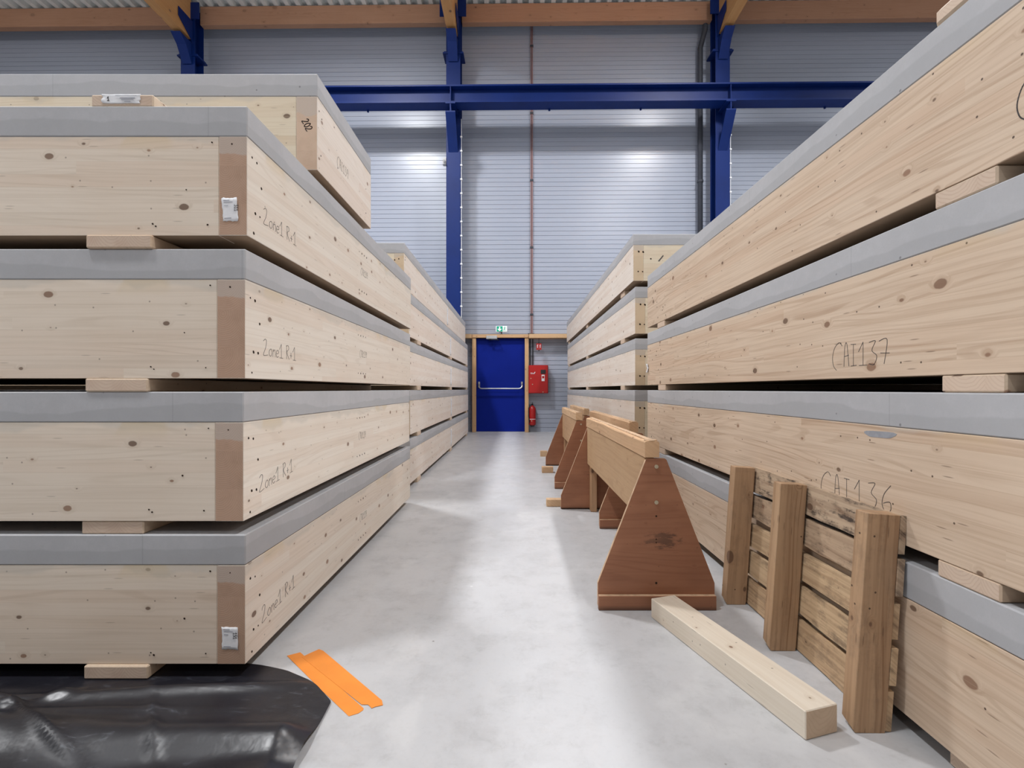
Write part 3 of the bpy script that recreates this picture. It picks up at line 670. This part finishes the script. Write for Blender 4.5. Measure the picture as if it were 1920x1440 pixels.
# a torn scrap of paper at the far lower corner of the third slab
paper((-1.2, 4.02-yc, .10), (0, -1, .1), (0, 0, 1), (-1, 0, 0), .03, .07, NR[2], curl=.02, name='torn_paper', lines=False, label='torn scrap of white paper')
# far right stack
FRX = 1.073; FR = []
FRL = ['lowest slab of the far right stack, hidden low behind the sawhorses', 'second lowest slab of the far right stack, just above the sawhorses',
       'middle slab of the far right stack, just above eye level', 'fourth slab of the far right stack, one below the top', 'topmost slab of the far right stack, with a black square mark on its end']
for k in range(5):
    x0 = FRX+(0, 0, .004, .004, -.012)[k]
    s = slab(x0, x0+2.4, 4.45, 10.30, zb(k)+(0, 0, 0, 0, .01)[k], FRL[k], 'slabs of the far right stack', -1, pale=True); FR.append(s)
    hy = 2.925
    dots([(-1.2+.05, -hy, .265), (-1.2+.09, -hy, .262), (-1.2+.045, -hy, .085), (-1.2+.085, -hy, .083), (-1.2+.16, -hy, .2)], (0, -1, 0), s, .007)
L = [(.225, .18), (.27, .235), (.275, .225), (.235, .175)]
MB().hull([(-1.2+a, -2.9258, b) for a, b in L], [(-1.2+a, -2.925, b) for a, b in L]).build('tape_mark', M['ink'], FR[4])

# ------------------------------------------------------------ SPACER BATTENS
def batten(x0, x1, y0, y1, z0, z1, axis, label, group, name='spacer_batten', bev=.004):
    o = MB().box(-(x1-x0)/2, (x1-x0)/2, -(y1-y0)/2, (y1-y0)/2, 0, z1-z0, mx=1 if axis == 'x' else 0, my=1 if axis == 'y' else 0).build(name, [M['bat_x'] if axis == 'x' else M['bat_y'], M['bat_eg']], bevel=bev)
    o.location = ((x0+x1)/2, (y0+y1)/2, z0)
    return tag(o, label, 'spacer batten', group)
e = .0004
nm = ['under the lowest slab of the near left stack', 'under the second lowest slab of the near left stack', 'under the middle slab of the near left stack', 'under the fourth slab of the near left stack']
for k in range(4):
    z0 = .004 if k == 0 else zb(k-1)+H+e
    xa = (-1.412, -1.432, -1.412, -1.405)[k]; xb = xa+(.21, .205, .205, .215)[k]
    batten(xa, xb, (1.60, 1.615, 1.605, 1.60)[k], 4.08, z0, zb(k)-e, 'y', 'flat timber spacer '+nm[k], 'spacers of the near left stack')
z0 = zb(3)+H+e
o = batten(-1.40, -1.195, 1.615, 2.95, z0, zb(4)-.003-e, 'y', 'labelled timber spacer under the short topmost slab of the near left stack', 'spacers of the near left stack')
lb, t = paper((-.065, -.6675, .010), (1, 0, 0), (0, 0, 1), (0, -1, 0), .125, .030, o, curl=.001, lines=False, label='white printed label')
MB().box(-.005+.0, .045, -.6712, -.6704, .026, .028).box(0, .04, -.6712, -.6704, .021, .0225).box(-.02, .05, -.6712, -.6704, .0345, .0355).box(.01, .03, -.6712, -.6704, .015, .0165).build('printing', M['printed'], lb)
write('1', (-.047, -.6675-t, .018), (1, 0, 0), (0, 0, 1), (0, -1, 0), .013, lb, wd=.0022, name='printed_number', lift=.0004)
POS = ['near its front end', 'at mid length', 'at the back wall end']
for k in range(5):
    for j, yy in enumerate((5.1, 7.6, 10.05)):
        z0 = .0005 if k == 0 else zb(k-1)+H+e
        batten(FLX-5.35+.0, FLX+.004+(-.05 if k == 4 else 0), yy-.09, yy+.09, z0, zb(k)-e, 'x', 'spacer under the %s slab of the far left stack, %s' % (['lowest', 'second lowest', 'middle', 'fourth', 'topmost'][k], POS[j]), 'spacers of the far left stack')
for k in range(1, 5):
    for j, yy in enumerate((4.97, 7.46, 10.05)):
        z0 = zb(k-1)+H+e
        batten(FRX+.002, FRX+2.35, yy-.09, yy+.09, z0, zb(k)+(.01 if k == 4 else 0)-e, 'x', 'spacer under the %s slab of the far right stack, %s' % (['lowest', 'second lowest', 'middle', 'fourth', 'topmost'][k], POS[j]), 'spacers of the far right stack')
for j, yy in enumerate((4.97, 10.05)):
    batten(FRX+.03, FRX+2.35, yy-.09, yy+.09, .0005, zb(0)-e, 'x', 'timber spacer on the floor under the far right stack, %s' % POS[j*2], 'spacers of the far right stack')
for k in range(4):
    for j, (ya, yb) in enumerate(((1.08, 1.245), (3.55, 3.73))):
        z0 = .0005 if k == 0 else zb(k-1)+H+e
        dd = (.0, .012, .0, .02)[k]
        batten(NRX+.0+(.02 if k == 0 else 0), NRX+2.35, ya+dd, yb+dd, z0, zb(k)-e, 'x', 'timber spacer under the %s slab of the near right stack, %s' % (['lowest', 'second lowest', 'third', 'topmost'][k], ['near the pallet end', 'at its far end'][j]), 'spacers of the near right stack')
z0 = zb(3)+H+e
batten(NRX+.004, NRX+2.3, 1.12, 1.275, z0, z0+.05, 'x', 'timber spacer lying on top of the near right stack', 'spacers of the near right stack', bev=.012)

# ------------------------------------------------------------ SAWHORSES
def sawhorse(cx, y0, y1, label, hgt=.65):
    r = empty('sawhorse', (cx, (y0+y1)/2, 0), label, 'sawhorse', 'wooden sawhorses along the right stacks')
    L = (y1-y0)/2; bw = .253; tw = .045
    for sy in (-1, 1):
        yo = sy*L; yi = sy*(L-.018)
        out = [(-bw, .012), (bw, .012), (bw, .11), (tw, hgt-.006), (tw-.008, hgt), (-tw+.008, hgt), (-tw, hgt-.006), (-bw, .11)]
        g = MB().hull([(x, yo, z) for x, z in out], [(x, yi, z) for x, z in out], mi=0, side=1).build('gable', [M['ply'], M['plyedge']], r)
        yc0, yc1 = sorted((yo, yo+sy*.022))
        c = MB().box(-bw, bw, yc0, yc1, 0, .062, mz=1).build('foot_cleat', [M['ply'], M['plyedge']], r, bevel=.002)
        for zz, rr in ((.615, .0085), (.46, .0085)):
            MB().tube([(-.0, yo, zz), (-.0, yo+sy*.005, zz)], rr, 12).tube([(0, yo+sy*.005, zz), (0, yo+sy*.008, zz)], rr*.5, 6).build('bolt', M['brass'], r)
        for zz, rr in ((.40, .004), (.30, .003), (.285, .003), (.11, .005)): MB().tube([(0, yo, zz), (0, yo+sy*.001, zz)], rr, 8).build('screw', M['hole'], r)
        ya, yb = sorted((sy*(L-.019), sy*(L-.10)))
        MB().box(-.028, .018, ya, yb, 0.0, .36).build('end_post', M['post'], r, bevel=.002)
    MB().box(-.046, -.004, -L+.0185, L-.0185, .362, .652).build('web_board', M['web'], r, bevel=.002)
    # worn top rail, built of short lengths with slightly uneven edges
    mb = MB(); n = 12; rr = random.Random(int(cx*1000)); ys = [-L-.005+(2*L+.01)*i/n for i in range(n+1)]
    rows = []
    for i, y in enumerate(ys):
        a = rr.uniform(0, .006); b = rr.uniform(0, .004); t = .727-rr.uniform(0, .005)
        rows.append([(-.050, y, .655), (.012, y, .655), (.012, y, t-.004-b), (.010-b, y, t-.001), (-.030, y, t+.002), (-.047+a*.5, y, t-.001), (-.050, y, t-.004-a*.6)])
    for A, B in zip(rows[:-1], rows[1:]):
        for q in range(7): mb.face([A[q], A[(q+1) % 7], B[(q+1) % 7], B[q]])
    mb.face(rows[0]); mb.face(rows[-1])
    bmsh = mb.build('top_rail', M['rail'], r)
    MB().box(-.032, -.006, -L-.006, L*.92, .7235, .7315).box(-.046, .009, -L+.015, -L+.032, .7235, .7315).build('rail_cap', M['plyedge'], r, bevel=.003)
    return r
sawhorse(.607, 2.128, 3.90, 'nearest wooden sawhorse, its large red brown plywood gable standing behind the loose timber beam')
sawhorse(.822, 3.36, 5.16, 'wooden sawhorse tucked against the right stacks behind the nearest one', .65)
sawhorse(.62, 4.70, 6.12, 'farther wooden sawhorse on the aisle side, nearer the blue door')
sawhorse(.822, 5.60, 7.05, 'farthest wooden sawhorse, against the far right stack')
for (x0, x1, y0, y1, h, lab) in ((.245, .50, 3.97, 4.04, .058, 'short timber offcut on the floor behind the nearest sawhorse'),
                                 (.292, .42, 5.57, 5.65, .068, 'short timber offcut on the floor under the farther aisle-side sawhorse'),
                                 (.340, .44, 6.93, 7.00, .078, 'short timber offcut on the floor farthest along the sawhorses')):
    o = MB().box(-(x1-x0)/2, (x1-x0)/2, -(y1-y0)/2, (y1-y0)/2, 0, h).build('timber_offcut', [M['rail']], bevel=.003)
    o.location = ((x0+x1)/2, (y0+y1)/2, 0); tag(o, lab, 'timber offcut', 'offcuts beside the sawhorses')

# ------------------------------------------------------------ PALLET, leaning on the right stack
tilt = math.atan2(.042, .61)
r = empty('pallet', (.93, 1.355, 0.0), 'weathered wooden pallet standing on edge, leaning on the near right stack', 'pallet')
r.rotation_euler = (0, tilt, 0); r.location.z = .001
def skid(y0, y1, x0=0.0, wid=.090, ln=.608):
    # lower end chamfered and chewed
    a = [(x0, y0, .008), (x0+.006, y0, 0), (x0+wid-.002, y0, .004), (x0+wid, y0, .018), (x0+wid, y0, ln), (x0, y0, ln)]
    b = [(p[0], y1, p[2]+(.014 if i < 2 else 0)) for i, p in enumerate(a)]
    return MB().hull(a, b).build('skid', M['skid'], r, bevel=.0015)
skid(0, .050); skid(.425, .475, -.012, .096); skid(.808, .858, -.006, .088)
SL = [(.500, .606), (.388, .486), (.262, .360), (.140, .240), (.010, .120)]
for i, (za, zb_) in enumerate(SL):
    y0 = (.0, -.004, .003, -.002, .004)[i]; zz = (za+zb_)/2; hh = (zb_-za)/2
    mb = MB(); rr = random.Random(i); n = 10; rows = []
    for q in range(n+1):
        y = y0+(.862-y0)*q/n; a = rr.uniform(-.003, .002); b = rr.uniform(-.002, .003)
        rows.append([(.0905, y, za+a), (.108, y, za+a), (.108, y, zb_+b), (.0905, y, zb_+b)])
    for A, B in zip(rows[:-1], rows[1:]):
        for q in range(4): mb.face([A[q], A[(q+1) % 4], B[(q+1) % 4], B[q]])
    mb.face(rows[0]); mb.face(rows[-1]); mb.build('slat', M['slat_dark' if i < 2 else 'slat'], r)

# ------------------------------------------------------------ LOOSE TIMBER on the floor
A = Vector((.782, 1.326, 0)); B = Vector((.562, 2.045, 0)); d = (B-A); Lb = d.length; ang = math.atan2(-d.x, d.y)
o = MB().box(0, .113, 0, Lb, 0, .079, my=1).build('timber_beam', [M['lumber'], M['lumber_eg']], bevel=.0025)
o.location = (A.x, A.y, .0005); o.rotation_euler = (0, 0, ang)
tag(o, 'pale square-cut timber beam lying on the floor between pallet and aisle', 'timber')

# ------------------------------------------------------------ BLACK SHEET
def right_edge(y):
    P = [(.75, -.50), (1.231, -.553), (1.40, -.556), (1.486, -.560), (1.56, -.63), (1.60, -.675), (1.655, -.775), (1.685, -.87), (1.71, -1.0), (2.0, -1.1)]
    for (a, xa), (b, xb) in zip(P[:-1], P[1:]):
        if y <= b: return xa+(xb-xa)*(y-a)/(b-a)
    return P[-1][1]
def sheet_z(x, y):
    g = lambda t, c, s_: math.exp(-((t-c)/s_)**2)
    fade = min(1, max(0, (1.60-y)/.06)); ex = min(1, (right_edge(y)-x)/.06)
    z = .060*g(y-.05*math.sin(x*2.2), 1.335, .068)*(1-.35*g(x, -1.2, .25)) + .018*g(y-.12*x, 1.66, .025)
    z += .030*g(y+.04*math.sin(x*3.1), 1.12, .05)
    z += .016*g(y-.9*x, 2.74, .018)*g(x, -1.45, .22) + .018*g(y+.55*x, .62, .015)*g(x, -1.35, .25)
    z += .020*g(y-.5*x, 2.15, .02)*g(x, -1.62, .2) + .012*g(y+1.3*x, .05, .02)*g(x, -1.0, .12)
    z += .012*g(y-.06*x, 1.50, .02)*g(x, -1.25, .35)
    z += .010*math.sin(x*7+y*5)*math.sin(y*11-x*2)*.5+.006
    return .003+max(0, z)*fade*(.35+.65*ex)
nx, ny = 150, 110; mb = MB(); vid = []
for j in range(ny+1):
    y = .75+(1.78-.75)*j/ny; xr = right_edge(y)
    for i in range(nx+1):
        t = (i/nx)**.75; x = -3.3+(xr+3.3)*t; mb.v.append((x+2, y-1.3, sheet_z(x, y)))
for j in range(ny):
    for i in range(nx):
        a = j*(nx+1)+i; mb.f.append((a, a+1, a+nx+2, a+nx+1)); mb.m.append(0)
o = mb.build('plastic_sheet', M['sheet'], smooth=True); o.location = (-2, 1.3, 0)
tag(o, 'glossy wrinkled black plastic sheet on the floor under the near left stack', 'plastic sheet')

# ------------------------------------------------------------ ORANGE TAPE
def strip(pix, name, label, z):
    P = [on_z(*p) for p in pix]; c = sum(P, Vector())/len(P)
    o = MB().hull([(p.x-c.x, p.y-c.y, 0) for p in P], [(p.x-c.x, p.y-c.y, .0006) for p in P]).build(name, M['tape'])
    o.location = (c.x, c.y, z); return tag(o, label, 'tape', 'orange tape on the floor')
strip([(538, 1230), (563, 1223.5), (682, 1329), (681, 1332), (672, 1338), (654, 1343.5), (600, 1292)], 'tape_strip', 'left strip of orange tape on the floor, touching the black sheet', .0006 if 0 else .0006)
strip([(566, 1233), (580, 1226), (598, 1218), (606, 1221), (716, 1314), (718, 1323), (704, 1326), (697, 1329), (690, 1322), (678, 1322)], 'tape_strip', 'right strip of orange tape on the floor, overlapping the other strip', .0013)
